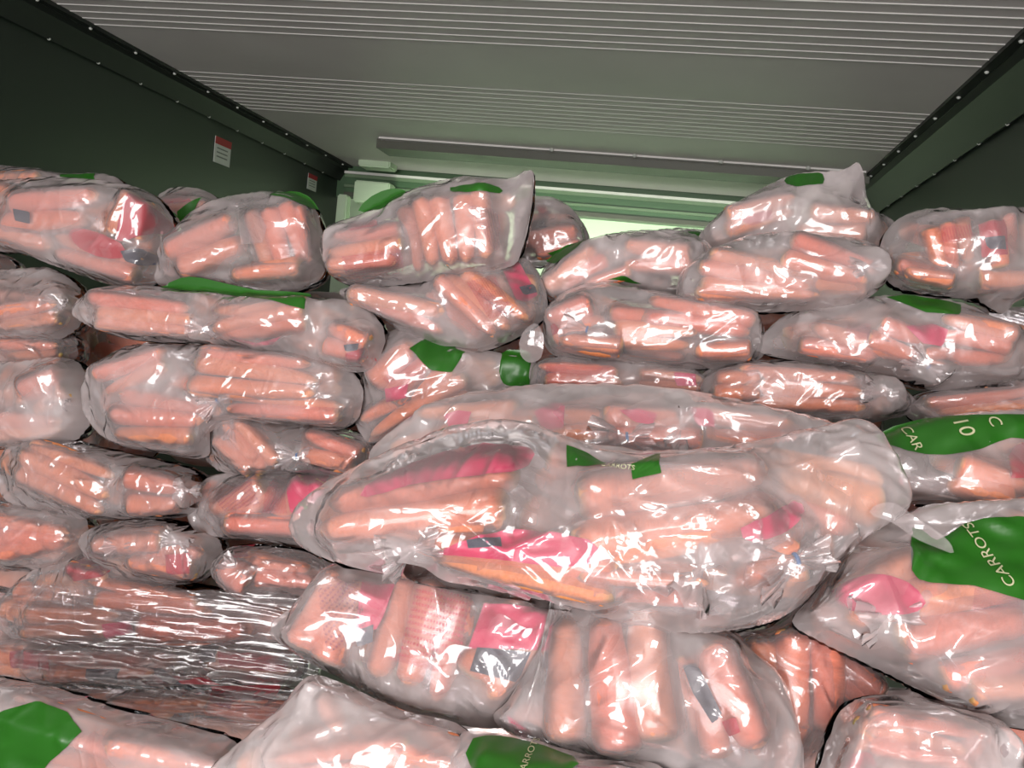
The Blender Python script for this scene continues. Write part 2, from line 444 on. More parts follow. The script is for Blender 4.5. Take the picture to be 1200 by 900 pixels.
# ------------------------------------------------------------------ carrots
def carrot_mesh(k):
    r = np.random.default_rng(100 + k)
    ns, nr = 12, 13
    ts = np.array([0, .008, .03, .07, .15, .28, .42, .56, .70, .82, .92, .975, 1.0])
    tip = r.uniform(.50, .70)
    rad = np.array([.12, .45, .80, .98, 1, .97, .93, .88, .82, .5 * (.8 + tip), tip, tip * .6, tip * .08])
    verts = []
    bx, by = r.normal(0, .028, 2)
    for t, q in zip(ts, rad):
        cx = bx * math.sin(math.pi * t) * 6; cy = by * math.sin(math.pi * t) * 6
        for j in range(ns):
            a = 2 * math.pi * j / ns
            w = 1 + .035 * math.sin(3 * a + 9 * t + k) + .02 * math.sin(23 * t + k)
            verts.append((t - .5, (math.cos(a) * q * w) + cx * .6, (math.sin(a) * q * w) + cy * .25))
    faces = []
    for i in range(nr - 1):
        for j in range(ns):
            a = i * ns + j; b = i * ns + (j + 1) % ns
            faces.append((a, b, b + ns, a + ns))
    faces.append(tuple(range(ns - 1, -1, -1))); faces.append(tuple((nr - 1) * ns + j for j in range(ns)))
    me = bpy.data.meshes.new('carrot'); me.from_pydata(verts, [], faces); me.shade_smooth(); me.materials.append(M['carrot'])
    return me
CARROTS = [carrot_mesh(k) for k in range(7)]

def put_carrot(parent, p, d, L, R, roll):
    """p centre, d unit direction (crown to tip is -d to +d) in the bag frame (x, y, z)"""
    o = bpy.data.objects.new('carrot', CARROTS[random.randrange(len(CARROTS))]); COL.objects.link(o); o.parent = parent
    x = Vector(d).normalized(); y = Vector((0, 1, 0)).cross(x)
    y = y.normalized() if y.length > 1e-5 else Vector((0, 0, 1))
    z = x.cross(y)
    m = Matrix((x, y, z)).transposed().to_4x4() @ Matrix.Rotation(roll, 4, 'X') @ Matrix.Diagonal((L, R, R, 1))
    o.matrix_local = Matrix.Translation(Vector(p)) @ m
    return o

# ------------------------------------------------------------------ the bag builder
def P(cx, cy, L, W, a, n, w=None, lab=(), tie=(), film=True, flip=None, prop=1.0):
    return dict(c=(cx, cy), L=L, W=W, a=a, n=n, w=w, lab=lab, tie=tie, film=film, flip=flip)

class Plane:
    def __init__(s, px, py, Y, tilt):
        s.o = at_y(px, py, Y); t = math.radians(tilt)
        s.ex = np.array([1.0, 0, 0]); s.ev = np.array([0, math.sin(t), math.cos(t)]); s.n = np.array([0, -math.cos(t), math.sin(t)])
        s.tilt = t
    def uv(s, px, py, w=0.0):
        d = ray(px, py); q = s.o + s.n * w
        k = np.dot(q - CAM, s.n) / np.dot(d, s.n); p = CAM + d * k - q
        return np.array([np.dot(p, s.ex), np.dot(p, s.ev)])

def loc3(U, V, W): return np.stack([np.ravel(U), -np.ravel(W), np.ravel(V)], 1)   # bag frame: x along, -y to the front, z up

def patch(name, pl, poly_px, w0, field, mat, parent, off=0.0008, step=.006, smooth=2, label=None, uvdir=None, mask_to=None):
    q = np.array([pl.uv(x, y, w0) for x, y in poly_px])
    # second pass: put every corner on the height the film really has there
    for _ in range(2):
        ws = field.sample(q[:, 0], q[:, 1])
        q = np.array([pl.uv(x, y, float(w)) for (x, y), w in zip(poly_px, ws)])
    poly = smooth_poly(q, smooth) if smooth > 1 else q
    us, lo, hi, nv = columns(poly, step, step)
    U, V = sheet(us, lo, hi, nv)
    W = field.sample(U, V) + off
    c = poly.mean(0)
    if uvdir is None: uvdir = np.array([1.0, 0])
    ext = (poly - c) @ uvdir; per = (poly - c) @ np.array([-uvdir[1], uvdir[0]])
    uu = ((U - c[0]) * uvdir[0] + (V - c[1]) * uvdir[1] - ext.min()) / np.ptp(ext)
    vv = (-(U - c[0]) * uvdir[1] + (V - c[1]) * uvdir[0] - per.min()) / np.ptp(per)
    o = mesh_obj(name, loc3(U, V, W), grid_faces(len(us) - 1, nv), mat, parent, uvs=np.stack([uu.ravel(), vv.ravel()], 1))
    if label: o['label'] = label
    return o

def lettering(pl, text, px, py, size_px, ang, w0, field, parent, mat='letter', off=.0032):
    fc = bpy.data.curves.new('lettering', 'FONT'); fc.body = text; fc.align_x = 'CENTER'; fc.align_y = 'CENTER'; fc.size = 1.0
    t = bpy.data.objects.new('lettering', fc); COL.objects.link(t)
    dg = bpy.context.evaluated_depsgraph_get(); me = bpy.data.meshes.new_from_object(t.evaluated_get(dg))
    bpy.data.objects.remove(t)
    c = pl.uv(px, py, w0); w = float(field.sample(c[0], c[1])); c = pl.uv(px, py, w)
    e = pl.uv(px + 10 * math.cos(math.radians(ang)), py - 10 * math.sin(math.radians(ang)), w) - c
    s = np.linalg.norm(e) / 10 * size_px; e /= np.linalg.norm(e); g = np.array([-e[1], e[0]])
    co = np.empty(len(me.vertices) * 3, np.float32); me.vertices.foreach_get('co', co); co = co.reshape(-1, 3)
    uv = c + (co[:, :1] * e + co[:, 1:2] * g) * s
    W = field.sample(uv[:, 0], uv[:, 1]) + off
    me.vertices.foreach_set('co', loc3(uv[:, 0], uv[:, 1], W).astype(np.float32).ravel()); me.update()
    me.materials.clear(); me.materials.append(M[mat])
    o = bpy.data.objects.new('lettering', me); COL.objects.link(o); o.parent = parent
    return o

def tied_neck(pl, px, py, ang, w, size, parent, blue=True):
    """a gathered, pleated end of a pack with a wire tie round it"""
    c = pl.uv(px, py, w)
    e = pl.uv(px + 10 * math.cos(math.radians(ang)), py - 10 * math.sin(math.radians(ang)), w) - c; e /= np.linalg.norm(e)
    r = np.random.default_rng(int(px * 7 + py)); ph = r.uniform(0, 6)
    prof = [(-1.0, .62), (-.7, .50), (-.4, .32), (-.15, .14), (0, .10), (.12, .13), (.3, .26), (.5, .36), (.72, .42)]
    ns = 36; verts = []
    for t, q in prof:
        for j in range(ns):
            a = 2 * math.pi * j / ns
            pl_ = 1 + (.30 + .12 * math.sin(3 * a + ph)) * math.sin(9 * a + ph + t) * min(1, abs(t) * 3 + .2)
            x = t * size * (1 + .15 * math.sin(4 * a + ph) * (abs(t) > .6)); y = math.cos(a) * q * pl_ * size; z = math.sin(a) * q * pl_ * size * .62
            uv = c + e * x + np.array([-e[1], e[0]]) * y
            verts.append((uv[0], -(w + z), uv[1]))
    faces = []
    for i in range(len(prof) - 1):
        for j in range(ns):
            a = i * ns + j; b = i * ns + (j + 1) % ns
            faces.append((a, b, b + ns, a + ns))
    o = mesh_obj('gathered_neck', verts, faces, M['neck'], parent)
    if blue:
        R = .125 * size; tr = .035 * size; verts = []; faces = []
        for i in range(16):
            a = 2 * math.pi * i / 16
            for j in range(6):
                b = 2 * math.pi * j / 6
                rr = R + tr * math.cos(b); x = tr * 1.4 * math.sin(b)
                uv = c + e * x + np.array([-e[1], e[0]]) * math.cos(a) * rr
                verts.append((uv[0], -(w + math.sin(a) * rr), uv[1]))
        for i in range(16):
            for j in range(6):
                faces.append((i * 6 + j, ((i + 1) % 16) * 6 + j, ((i + 1) % 16) * 6 + (j + 1) % 6, i * 6 + (j + 1) % 6))
        tie = mesh_obj('wire_tie', verts, faces, M['tie'], parent); tie['label'] = 'thin blue wire tie'
    return o

NB = [0]
def bag(label, outline, Y, packs=(), tilt=6, Df=.085, Db=.065, film='film', green=(), text=(), ties=(), fill=True, slack=.35, ncrease=46, amp=.0045, group='plastic bags of carrots stacked in the container', cat='bag of carrots', labels=(), flaps=(), res=.003, foci=(), fillh=.78, fillw=.19, long=1.0):
    NB[0] += 1
    r = np.random.default_rng(1000 + NB[0])
    cx = (min(p[0] for p in outline) + max(p[0] for p in outline)) / 2; cy = (min(p[1] for p in outline) + max(p[1] for p in outline)) / 2
    pl = Plane(cx, cy, Y, tilt)
    root = bpy.data.objects.new('carrot_bag', None); COL.objects.link(root)
    root.empty_display_size = .05
    root.location = pl.o; root.rotation_euler = (-pl.tilt, 0, 0)
    tag(root, label, cat, group)
    poly = smooth_poly(np.array([pl.uv(x, y) for x, y in outline]), 5)
    fld = Field(poly, res)
    pil = pillow(fld)
    dense = np.concatenate([poly + (np.roll(poly, -1, 0) - poly) * t for t in (0, .25, .5, .75)])
    def clear_of(q):
        """distance from the seam and the direction away from it"""
        d = q - dense; k = np.argmin((d ** 2).sum(1)); m = np.linalg.norm(d[k])
        ins = bool(inside(poly, np.array([q[0]]), np.array([q[1]]))[0])
        return (m if ins else -m), (d[k] / max(m, 1e-6)) * (1 if ins else -1)
    obst = np.where(fld.mask, pil * Df * slack, 0.0)
    touch = np.full(obst.shape, -1.0)
    focus = [pl.uv(x, y, Df * .6) for x, y in foci] * 4
    plist = list(packs); later = []
    # packs deeper in the bag that fill it behind the ones at the front
    if fill:
        w_, h_ = np.ptp(poly, axis=0)
        ncol = max(1, int(round(w_ / fillw)))
        for k in range(ncol):
            u = poly[:, 0].min() + w_ * (k + .5) / ncol
            vs = poly[np.abs(poly[:, 0] - u) < w_ / ncol * .35][:, 1]
            if len(vs) < 2: continue
            v = (vs.min() + vs.max()) / 2; hh = (vs.max() - vs.min()) * fillh
            n = max(2, int(hh / .034))
            plist.append(dict(uv=(u + r.normal(0, .006), v), Lm=min(.165, w_ / ncol * .82), Wm=min(hh, n * .034), a=r.normal(0, 13), n=min(n, 6), w=-.002, lab=(), tie=(), film=False, flip=None, c=None))
    for pk in plist:
        deep = pk['c'] is None
        if deep:
            c = np.array(pk['uv']); w = pk['w']; L = pk['Lm']; Wd = pk['Wm']; a = math.radians(pk['a'])
            e = np.array([math.cos(a), math.sin(a)])
        else:
            px, py = pk['c']
            c = pl.uv(px, py); w = pk['w'] if pk['w'] is not None else Df * .52 * min(1.0, .25 + float(fld.sample(c[0], c[1], pil)) * .85)
            c = pl.uv(px, py, w)
            ca, sa = math.cos(math.radians(pk['a'])), math.sin(math.radians(pk['a']))
            A = pl.uv(px - ca * pk['L'] / 2, py + sa * pk['L'] / 2, w); B = pl.uv(px + ca * pk['L'] / 2, py - sa * pk['L'] / 2, w)
            C = pl.uv(px - sa * pk['W'] / 2, py - ca * pk['W'] / 2, w); D = pl.uv(px + sa * pk['W'] / 2, py + ca * pk['W'] / 2, w)
            L = np.linalg.norm(B - A); e = (B - A) / L; Wd = np.linalg.norm(D - C)
        g = np.array([-e[1], e[0]]); n = pk['n']
        Lc = min(L, .20); R = Wd / n * .60
        # outline of the pack: rounded rectangle round its carrots
        hl, hw = L / 2 + .012, Wd / 2 + .006
        rect = [c + e * sx * hl * fx + g * sy * hw * fy for sx, sy, fx, fy in ((-1, -1, .82, 1), (0, -1, 0, 1.04), (1, -1, .82, 1), (1, -1, 1, .7), (1, 1, 1, .7), (1, 1, .82, 1), (0, 1, 0, 1.04), (-1, 1, .82, 1), (-1, 1, 1, .7), (-1, -1, 1, .7))]
        ppoly = smooth_poly(rect, 4)
        for k in range(0 if deep else len(ppoly)):       # the pack stays inside its bag
            for _ in range(3):
                dq, nq = clear_of(ppoly[k])
                if dq < .008: ppoly[k] = ppoly[k] + nq * (.008 - dq)
        pf = Field(ppoly, .003)
        base = w - R * .6
        ob = np.full(pf.U.shape, base)
        cars = []
        for k in range(n):
            s = (k + .5) / n - .5
            jit = r.normal(0, .05, 2)
            th = r.normal(0, .035) - s * .10
            dd = np.array([e[0] * math.cos(th) - e[1] * math.sin(th), e[0] * math.sin(th) + e[1] * math.cos(th)])
            cc = c + g * s * Wd + e * (L - Lc) * r.uniform(-.5, .5) + e * r.normal(0, .006)
            rr = R * r.uniform(.90, 1.08); LL = Lc * r.uniform(.90, 1.02); dw = r.normal(0, .004) - abs(s) * .012 * (not deep)
            sg = pk['flip'] if pk['flip'] is not None else (1 if r.random() < .5 else -1)
            dv = dd * sg
            dc, nc = clear_of(cc)
            rr = min(rr, max(dc, .013) * .9)
            e0, e1 = cc - dv * (LL * .5 - rr * .75), cc + dv * (LL * .5 - rr * .75)      # centres of the rounded ends
            pts = []
            for q in (e0, e1):
                for _ in range(3):
                    dq, nq = clear_of(q)
                    if dq < rr * .98 + .003: q = q + nq * (rr * .98 + .003 - dq)
                pts.append(q)
            e0, e1 = pts; LL = np.linalg.norm(e1 - e0) + 1.5 * rr
            if LL < .05 or (deep and dc < .014): continue
            dv = (e1 - e0) / max(np.linalg.norm(e1 - e0), 1e-5); cc = (e0 + e1) / 2
            lim = lambda q: max(-.02, Df * 1.25 * float(fld.sample(q[0], q[1], pil)) - rr)
            wc = min(w + dw, lim(cc)); w0_, w1_ = min(wc, lim(e0) + .006), min(wc, lim(e1) + .006)
            cars.append((cc, dv, LL, rr, (w0_, w1_)))
            x = (pf.U - cc[0]) * dv[0] + (pf.V - cc[1]) * dv[1]; y = -(pf.U - cc[0]) * dv[1] + (pf.V - cc[1]) * dv[0]
            t = np.clip(x / LL + .5, 0, 1)
            rad = rr * np.interp(t, [0, .03, .1, .7, .92, 1], [.3, .8, 1.04, .9, .7, .1])
            hgt = np.where((np.abs(x) < LL / 2) & (np.abs(y) < rad), w0_ + (w1_ - w0_) * t + np.sqrt(np.maximum(rad ** 2 - y ** 2, 0)), base)
            ob = np.maximum(ob, hgt)
            X = (fld.U - cc[0]) * dv[0] + (fld.V - cc[1]) * dv[1]; Yy = -(fld.U - cc[0]) * dv[1] + (fld.V - cc[1]) * dv[0]
            T = np.clip(X / LL + .5, 0, 1); RD = rr * np.interp(T, [0, .03, .1, .7, .92, 1], [.3, .85, 1.08, .96, .76, .2])
            hb = w0_ + (w1_ - w0_) * T + np.sqrt(np.maximum(RD ** 2 - Yy ** 2, 0)) + .003
            obst = np.where((np.abs(X) < LL / 2 + .002) & (np.abs(Yy) < RD) & fld.mask, np.maximum(obst, hb), obst)
            touch = np.where((np.abs(X) < LL / 2 + .002) & (np.abs(Yy) < RD) & fld.mask, np.maximum(touch, hb), touch)
        if deep:
            po = bpy.data.objects.new('carrot_pack', None); COL.objects.link(po); po.parent = root; po.empty_display_size = .03
        else:
            pf.w = relax(ob.copy(), pf.mask, ob + .0006, base, 120, 0.0)
            pf.w += creases(pf, 10, .003, [], r) * np.clip(pf.mask, 0, 1)
            us, lo, hi, nv = columns(ppoly, .006, .006)
            U, V = sheet(us, lo, hi, nv)
            Wf = pf.sample(U, V); nf = len(Wf.ravel())
            verts = loc3(U, V, Wf); faces = grid_faces(len(us) - 1, nv)
            po = mesh_obj('carrot_pack', verts, faces, M['pack'], root)
            # the bag film has to clear the pack film
            pw = pf.sample(fld.U, fld.V)
            ins = (fld.U > pf.lo[0]) & (fld.U < pf.lo[0] + pf.h * (pf.nx - 1)) & (fld.V > pf.lo[1]) & (fld.V < pf.lo[1] + pf.h * (pf.ny - 1))
            pm = inside(ppoly, fld.U, fld.V) & ins
            obst = np.where(pm & fld.mask, np.maximum(obst, pw + .0025), obst)
        for (cc, dd, LL, rr, ww) in cars:
            put_carrot(po, (cc[0], -(ww[0] + ww[1]) / 2, cc[1]), (dd[0] * LL, -(ww[1] - ww[0]), dd[1] * LL), math.hypot(LL, ww[1] - ww[0]), rr, r.uniform(0, 6))
        for lb in pk['lab']: later.append((lb, po, e, w + R))
        for tp in pk['tie']:
            tied_neck(pl, tp[0], tp[1], tp[2], w + R * .6, tp[3] if len(tp) > 3 else .035, po, blue=(tp[4] if len(tp) > 4 else True))
            q = pl.uv(tp[0], tp[1], w); focus.append(q)
            rr_ = .016
            bump_ = w + R * .6 + np.sqrt(np.maximum(rr_ ** 2 - ((fld.U - q[0]) ** 2 + (fld.V - q[1]) ** 2) * .35, 0)) - .006
            obst = np.where(((fld.U - q[0]) ** 2 + (fld.V - q[1]) ** 2 < (.026) ** 2) & fld.mask, np.maximum(obst, bump_), obst)
    fld.w = relax(obst.copy(), fld.mask, obst, 0.0, 420, 2e-6)
    slk = np.clip((fld.w - touch - .004) / .014, 0, 1)
    for lb, po, e, w in later:
        q = np.array([pl.uv(x, y, w) for x, y in lb[1]])
        for _ in range(2): q = np.array([pl.uv(x, y, float(k)) for (x, y), k in zip(lb[1], fld.sample(q[:, 0], q[:, 1]))])
        slk = np.where(inside(q, fld.U, fld.V), 0.0, slk)
    for _ in range(4): slk[1:-1, 1:-1] = .2 * (slk[1:-1, 1:-1] + slk[:-2, 1:-1] + slk[2:, 1:-1] + slk[1:-1, :-2] + slk[1:-1, 2:])
    for q in poly[:: max(1, len(poly) // 5)]: focus.append(q)
    for _ in range(7):
        a = r.uniform(0, math.pi); kf = 2 * math.pi / r.uniform(.018, .055)
        fld.w = fld.w + .0011 * slk * np.clip(pil * 2 - .3, 0, 1) * np.sin((fld.U * math.cos(a) + fld.V * math.sin(a)) * kf + r.uniform(0, 6))
    edge = np.clip((pil - .25) * 2.5, 0, 1)
    fld.w = fld.w + creases(fld, ncrease, amp, focus, r, long) * edge
    us, lo, hi, nv = columns(poly, res, res)
    U, V = sheet(us, lo, hi, nv); Wf = fld.sample(U, V)
    nv2 = max(4, nv // 3); U2, V2 = sheet(us, lo, hi, nv2); Wb = -fld.sample(U2, V2, pil) * Db
    verts = np.concatenate([loc3(U, V, Wf), loc3(U2, V2, Wb)])
    faces = grid_faces(len(us) - 1, nv) + grid_faces(len(us) - 1, nv2, Wf.size, True)
    fo = mesh_obj('plastic_film', verts, faces, M[film], root)
    sa_ = fo.data.attributes.new('slack', 'FLOAT', 'POINT')
    sa_.data.foreach_set('value', np.concatenate([fld.sample(U, V, slk).ravel(), np.full(Wb.size, .3)]).astype(np.float32))
    for lb, po, e, w in later:
        patch('label' if lb[0] not in ('text', 'text_dark') else 'printed_text', pl, lb[1], w, fld, M[lb[0]], po, off=-.0022 + .0006 * (lb[0] in ('dark', 'white', 'text', 'text_dark')), step=.004, smooth=1 if len(lb[1]) < 6 else 2,
              uvdir=e if len(lb) < 3 else np.array([math.cos(math.radians(lb[2])), math.sin(math.radians(lb[2]))]),
              label={'pink': 'bright pink printed label', 'red': 'deep red printed label', 'dark': 'navy printed block', 'white': 'white printed panel', 'text': 'lines of small pink print', 'text_dark': 'lines of small dull print'}[lb[0]])
    strips = []
    for gp in green:
        strips.append(patch('green_strip', pl, gp, .02, fld, M['green'], root, off=.0014, step=.004, smooth=1 if len(gp) < 6 else 2, label='green printed strip'))
    for lb in labels:
        patch('label', pl, lb[1], .03, fld, M[lb[0]], root, off=-.003)
    for k, tx in enumerate(text):
        lettering(pl, tx[0], tx[1], tx[2], tx[3], tx[4], .03, fld, strips[tx[5] if len(tx) > 5 else 0])
    for fp in flaps:
        # a loose tongue of empty film standing off the bag
        q = smooth_poly(np.array([pl.uv(x, y, fp[1]) for x, y in fp[0]]), 4)
        us2, lo2, hi2, n2 = columns(q, .004, .004)
        A, B = sheet(us2, lo2, hi2, n2)
        wv = fp[1] + .55 * (B - B.mean()) + .2 * (A - A.mean()) + .004 * np.sin((A - A.min()) * 120) + .006 * np.sin((B - B.min()) * 90)
        mesh_obj('film_flap', loc3(A, B, wv), grid_faces(len(us2) - 1, n2), M['film_hazy'], root)
    return root

# ------------------------------------------------------------------ bags far back, seen over the top layer
bag('bag edge with green strip peeping behind the red-labelled top corner bag',
    [(-30, 200), (30, 196), (75, 204), (115, 204), (145, 214), (165, 260), (60, 290), (-30, 270)], 1.46,
    [P(10, 222, 90, 40, 2, 2)], green=[[(72, 204), (112, 203), (114, 214), (74, 214)]])
bag('small far bag with green strip in the gap beside the dark wall',
    [(185, 240), (200, 222), (235, 222), (262, 240), (270, 280), (240, 305), (190, 300)], 1.50,
    [P(220, 250, 60, 40, 10, 2, lab=[('red', [(190, 226), (222, 224), (224, 236), (192, 238)])])], green=[[(208, 248), (240, 232), (252, 238), (222, 262), (208, 266)]])
bag('small far bag with a red spot behind the raised centre bag',
    [(606, 240), (640, 231), (668, 243), (690, 275), (684, 302), (645, 312), (606, 306)], 1.46,
    [P(655, 285, 70, 44, 8, 2, lab=[('red', [(629, 240), (640, 240), (643, 254), (632, 256)]), ('dark', [(622, 258), (642, 256), (640, 266), (622, 268)])])],
    green=[[(645, 303), (668, 288), (676, 290), (655, 306)]])
bag('peaked loose bag with a green tab rising highest under the ceiling',
    [(812, 292), (835, 258), (880, 228), (930, 205), (985, 200), (1006, 191), (1014, 218), (1012, 246), (1040, 254), (1064, 282), (1040, 310), (950, 315), (830, 310)], 1.42,
    [P(885, 250, 90, 36, 14, 2, lab=[('red', [(866, 256), (890, 248), (906, 246), (905, 256), (880, 264)])]), P(975, 262, 90, 44, -5, 2, lab=[])],
    green=[[(922, 207), (948, 203), (964, 204), (964, 216), (940, 218), (922, 216)]], film='film_hazy', slack=.2)
bag('far bag end with green corner behind the centre of the top layer',
    [(745, 278), (790, 268), (830, 272), (842, 290), (800, 305), (750, 300)], 1.52, [P(790, 288, 70, 24, 0, 1)], green=[[(806, 272), (822, 272), (824, 282), (808, 284)]])

# ------------------------------------------------------------------ the row behind, glimpsed through the gaps
for (gx, gy) in ((50, 392), (332, 392), (614, 396), (896, 400), (1178, 410), (50, 498), (332, 498), (614, 502), (896, 506), (50, 604), (332, 604), (50, 708), (332, 708), (614, 606), (614, 710)):
    bag('dim bag in the row behind, glimpsed only through gaps between the front bags',
        [(gx - 140, gy + 4), (gx - 118, gy - 42), (gx, gy - 50), (gx + 118, gy - 42), (gx + 140, gy + 4), (gx + 118, gy + 44), (gx, gy + 52), (gx - 118, gy + 44)], 1.47, [], Db=.08, ncrease=6, res=.008, fillh=.85, fillw=.13,
        group='bags in the row behind the front stack')

for (gx, gy) in ((560, 620), (842, 620), (1124, 620), (600, 745), (882, 745), (1164, 745), (560, 868), (842, 868), (1124, 868)):
    bag('bag buried in the near heap, glimpsed only through gaps between the big bags',
        [(gx - 140, gy + 4), (gx - 118, gy - 52), (gx, gy - 61), (gx + 118, gy - 52), (gx + 140, gy + 4), (gx + 118, gy + 52), (gx, gy + 61), (gx - 118, gy + 52)], 1.06, [], tilt=15, Db=.08, ncrease=6, res=.008, fillh=.85, fillw=.13,
        group='bags buried in the near heap')
# ------------------------------------------------------------------ top layer
bag('top corner bag holding a red foil label and one bare orange carrot',
    [(-130, 222), (10, 212), (60, 208), (110, 212), (155, 218), (188, 234), (205, 262), (196, 292), (180, 340), (130, 334), (60, 310), (15, 296), (-130, 285)], 1.27,
    [P(55, 247, 108, 52, 3, 2, flip=1), P(25, 278, 80, 30, -18, 1, lab=[('dark', [(14, 244), (34, 248), (34, 262), (16, 258)])]),
     P(160, 250, 70, 46, 60, 2, lab=[('red', [(140, 248), (148, 226), (160, 228), (177, 252), (174, 266), (150, 280), (134, 280)])]),
     P(118, 304, 120, 40, -16, 2, lab=[('red', [(80, 270), (100, 268), (140, 284), (142, 302), (112, 300), (84, 284)]), ('dark', [(140, 294), (162, 290), (175, 298), (160, 310), (146, 306)])])], ncrease=20)
bag('top bag with four upright carrots and a white panel resting on a green strip',
    [(184, 332), (198, 284), (224, 252), (256, 234), (320, 225), (360, 234), (376, 258), (383, 318), (352, 342), (300, 346), (240, 337)], 1.27,
    [P(236, 292, 95, 62, 28, 2), P(336, 275, 84, 84, -76, 4, flip=1, lab=[('white', [(279, 245), (304, 240), (312, 266), (308, 284), (282, 286)])]),
     P(320, 324, 100, 22, -2, 1, lab=[])],
    green=[[(316, 229), (340, 224), (362, 230), (374, 246), (356, 240), (336, 232)]])
bag('raised centre bag with a fan of five carrots under two green strips',
    [(376, 292), (386, 266), (430, 250), (480, 225), (540, 208), (598, 210), (612, 202), (626, 204), (623, 250), (610, 300), (590, 316), (500, 331), (430, 337), (392, 326)], 1.22,
    [P(432, 292, 92, 58, 8, 3, lab=[('text', [(400, 300), (470, 290), (474, 318), (404, 326)]), ('red', [(406, 262), (440, 256), (442, 264), (408, 270)])]), P(524, 275, 92, 108, -80, 5, flip=1, lab=[('text_dark', [(548, 240), (588, 248), (598, 292), (580, 296)], -70)])],
    green=[[(420, 247), (436, 230), (460, 221), (476, 224), (460, 236), (440, 246)], [(528, 220), (556, 216), (586, 220), (586, 227), (560, 224), (532, 226)]])
bag('centre bag with pink print and a navy-marked label sagging below the raised bag',
    [(398, 340), (430, 336), (500, 330), (600, 304), (626, 312), (642, 350), (636, 376), (600, 400), (556, 413), (500, 402), (450, 377), (412, 355)], 1.24,
    [P(465, 362, 120, 44, -14, 2), P(560, 362, 120, 78, -48, 4, flip=1, lab=[('text', [(546, 330), (580, 322), (602, 366), (574, 374)], -50), ('pink', [(588, 314), (608, 306), (630, 345), (616, 354), (604, 350)]), ('dark', [(608, 336), (626, 332), (629, 342), (614, 346)])])],
    flaps=[([(612, 392), (630, 380), (638, 398), (634, 418), (618, 424), (608, 412)], .03)], ncrease=34)
bag('dull bag with a single slanting carrot under the bright bulkhead strip',
    [(630, 334), (650, 300), (700, 278), (760, 270), (815, 276), (838, 300), (830, 336), (780, 347), (720, 342), (668, 358), (640, 352)], 1.31,
    [P(676, 322, 92, 44, 42, 2, lab=[]), P(768, 302, 90, 40, -5, 2), P(720, 325, 60, 30, 20, 1)],
    green=[[(640, 306), (662, 288), (690, 279), (676, 291), (650, 310)], [(712, 328), (730, 323), (752, 334), (726, 335)]], film='film_hazy')
bag('top bag showing two neat bundles of bright orange carrots',
    [(792, 342), (804, 312), (850, 286), (900, 273), (980, 276), (1030, 290), (1042, 320), (1022, 346), (985, 361), (900, 367), (850, 364), (800, 357)], 1.24,
    [P(880, 332, 136, 66, -7, 4, flip=1), P(972, 318, 118, 66, -14, 3, tie=[(1020, 312, 10, 0.0216, False)])], ncrease=30)
bag('top bag with red-printed upright carrots and a red navy label beside the dark wall',
    [(1030, 292), (1046, 262), (1082, 246), (1140, 246), (1180, 243), (1310, 252), (1310, 330), (1200, 350), (1174, 368), (1140, 352), (1080, 346), (1040, 332)], 1.26,
    [P(1115, 288, 60, 58, -80, 3, flip=1, lab=[('text', [(1104, 266), (1140, 262), (1140, 280), (1102, 284)])]), P(1172, 282, 62, 44, -82, 2, lab=[('red', [(1147, 262), (1180, 256), (1182, 298), (1150, 302)]), ('dark', [(1154, 278), (1180, 276), (1180, 292), (1158, 292)])]), P(1085, 325, 80, 36, -8, 2), P(1178, 330, 80, 30, 12, 1)], ncrease=34)

# ------------------------------------------------------------------ second layer
bag('greyish bag of dull carrots at the stack edge under the corner bag',
    [(-130, 335), (30, 315), (70, 319), (101, 346), (96, 382), (60, 401), (0, 402), (-130, 398)], 1.27,
    [P(20, 362, 100, 50, 4, 3, lab=[], tie=[(66, 354, -20, 0.0216, False)])], film='film_clear')
bag('sliver of a bag wedged below the corner bag at the stack edge',
    [(-30, 296), (8, 300), (21, 316), (2, 332), (-30, 337)], 1.35, [P(-8, 316, 60, 22, 0, 1)])
bag('long bag with two carrot bundles lying under a lime green strip',
    [(86, 368), (110, 341), (160, 335), (250, 342), (360, 349), (420, 356), (451, 386), (446, 421), (420, 437), (330, 420), (250, 404), (180, 401), (130, 392)], 1.20,
    [P(165, 371, 130, 50, -2, 3, flip=1, tie=[(240, 386, -15, 0.0245)]), P(308, 374, 120, 52, 10, 3, lab=[('pink', [(270, 396), (300, 402), (328, 394), (320, 404), (290, 410)])]),
     P(410, 404, 64, 44, -20, 2, lab=[('red', [(404, 414), (428, 406), (432, 428), (410, 434)]), ('dark', [(402, 404), (420, 402), (420, 410), (404, 412)])])],
    green=[[(188, 337), (212, 326), (238, 326), (300, 340), (363, 344), (359, 363), (320, 352), (250, 343)]], ncrease=34)
bag('thin strip of a bag with brownish carrots at the stack edge',
    [(-30, 406), (40, 396), (86, 392), (92, 420), (60, 434), (-30, 434)], 1.29, [P(40, 408, 90, 26, 4, 2)], film='film_clear')
bag('silvery slack bag over orange carrots at the stack edge',
    [(-130, 440), (20, 424), (70, 419), (100, 430), (112, 470), (101, 506), (60, 521), (-130, 526)], 1.22,
    [P(20, 500, 110, 40, -3, 2), P(60, 455, 70, 50, 30, 2, lab=[], tie=[(70, 470, -30, 0.0216, False)])], film='film_hazy', amp=.007, ncrease=34)
bag('large slack bag with a broad soft orange bundle and a blue tie',
    [(99, 472), (105, 440), (150, 406), (230, 404), (330, 408), (400, 425), (426, 456), (421, 490), (395, 504), (330, 497), (262, 502), (242, 536), (190, 531), (140, 521), (112, 502)], 1.20,
    [P(190, 492, 120, 64, -10, 3, tie=[(255, 470, 30, 0.0288)]), P(302, 436, 150, 62, -7, 3, flip=1), P(150, 436, 90, 40, 20, 2), P(330, 476, 150, 36, -10, 2)], ncrease=40, amp=.006)
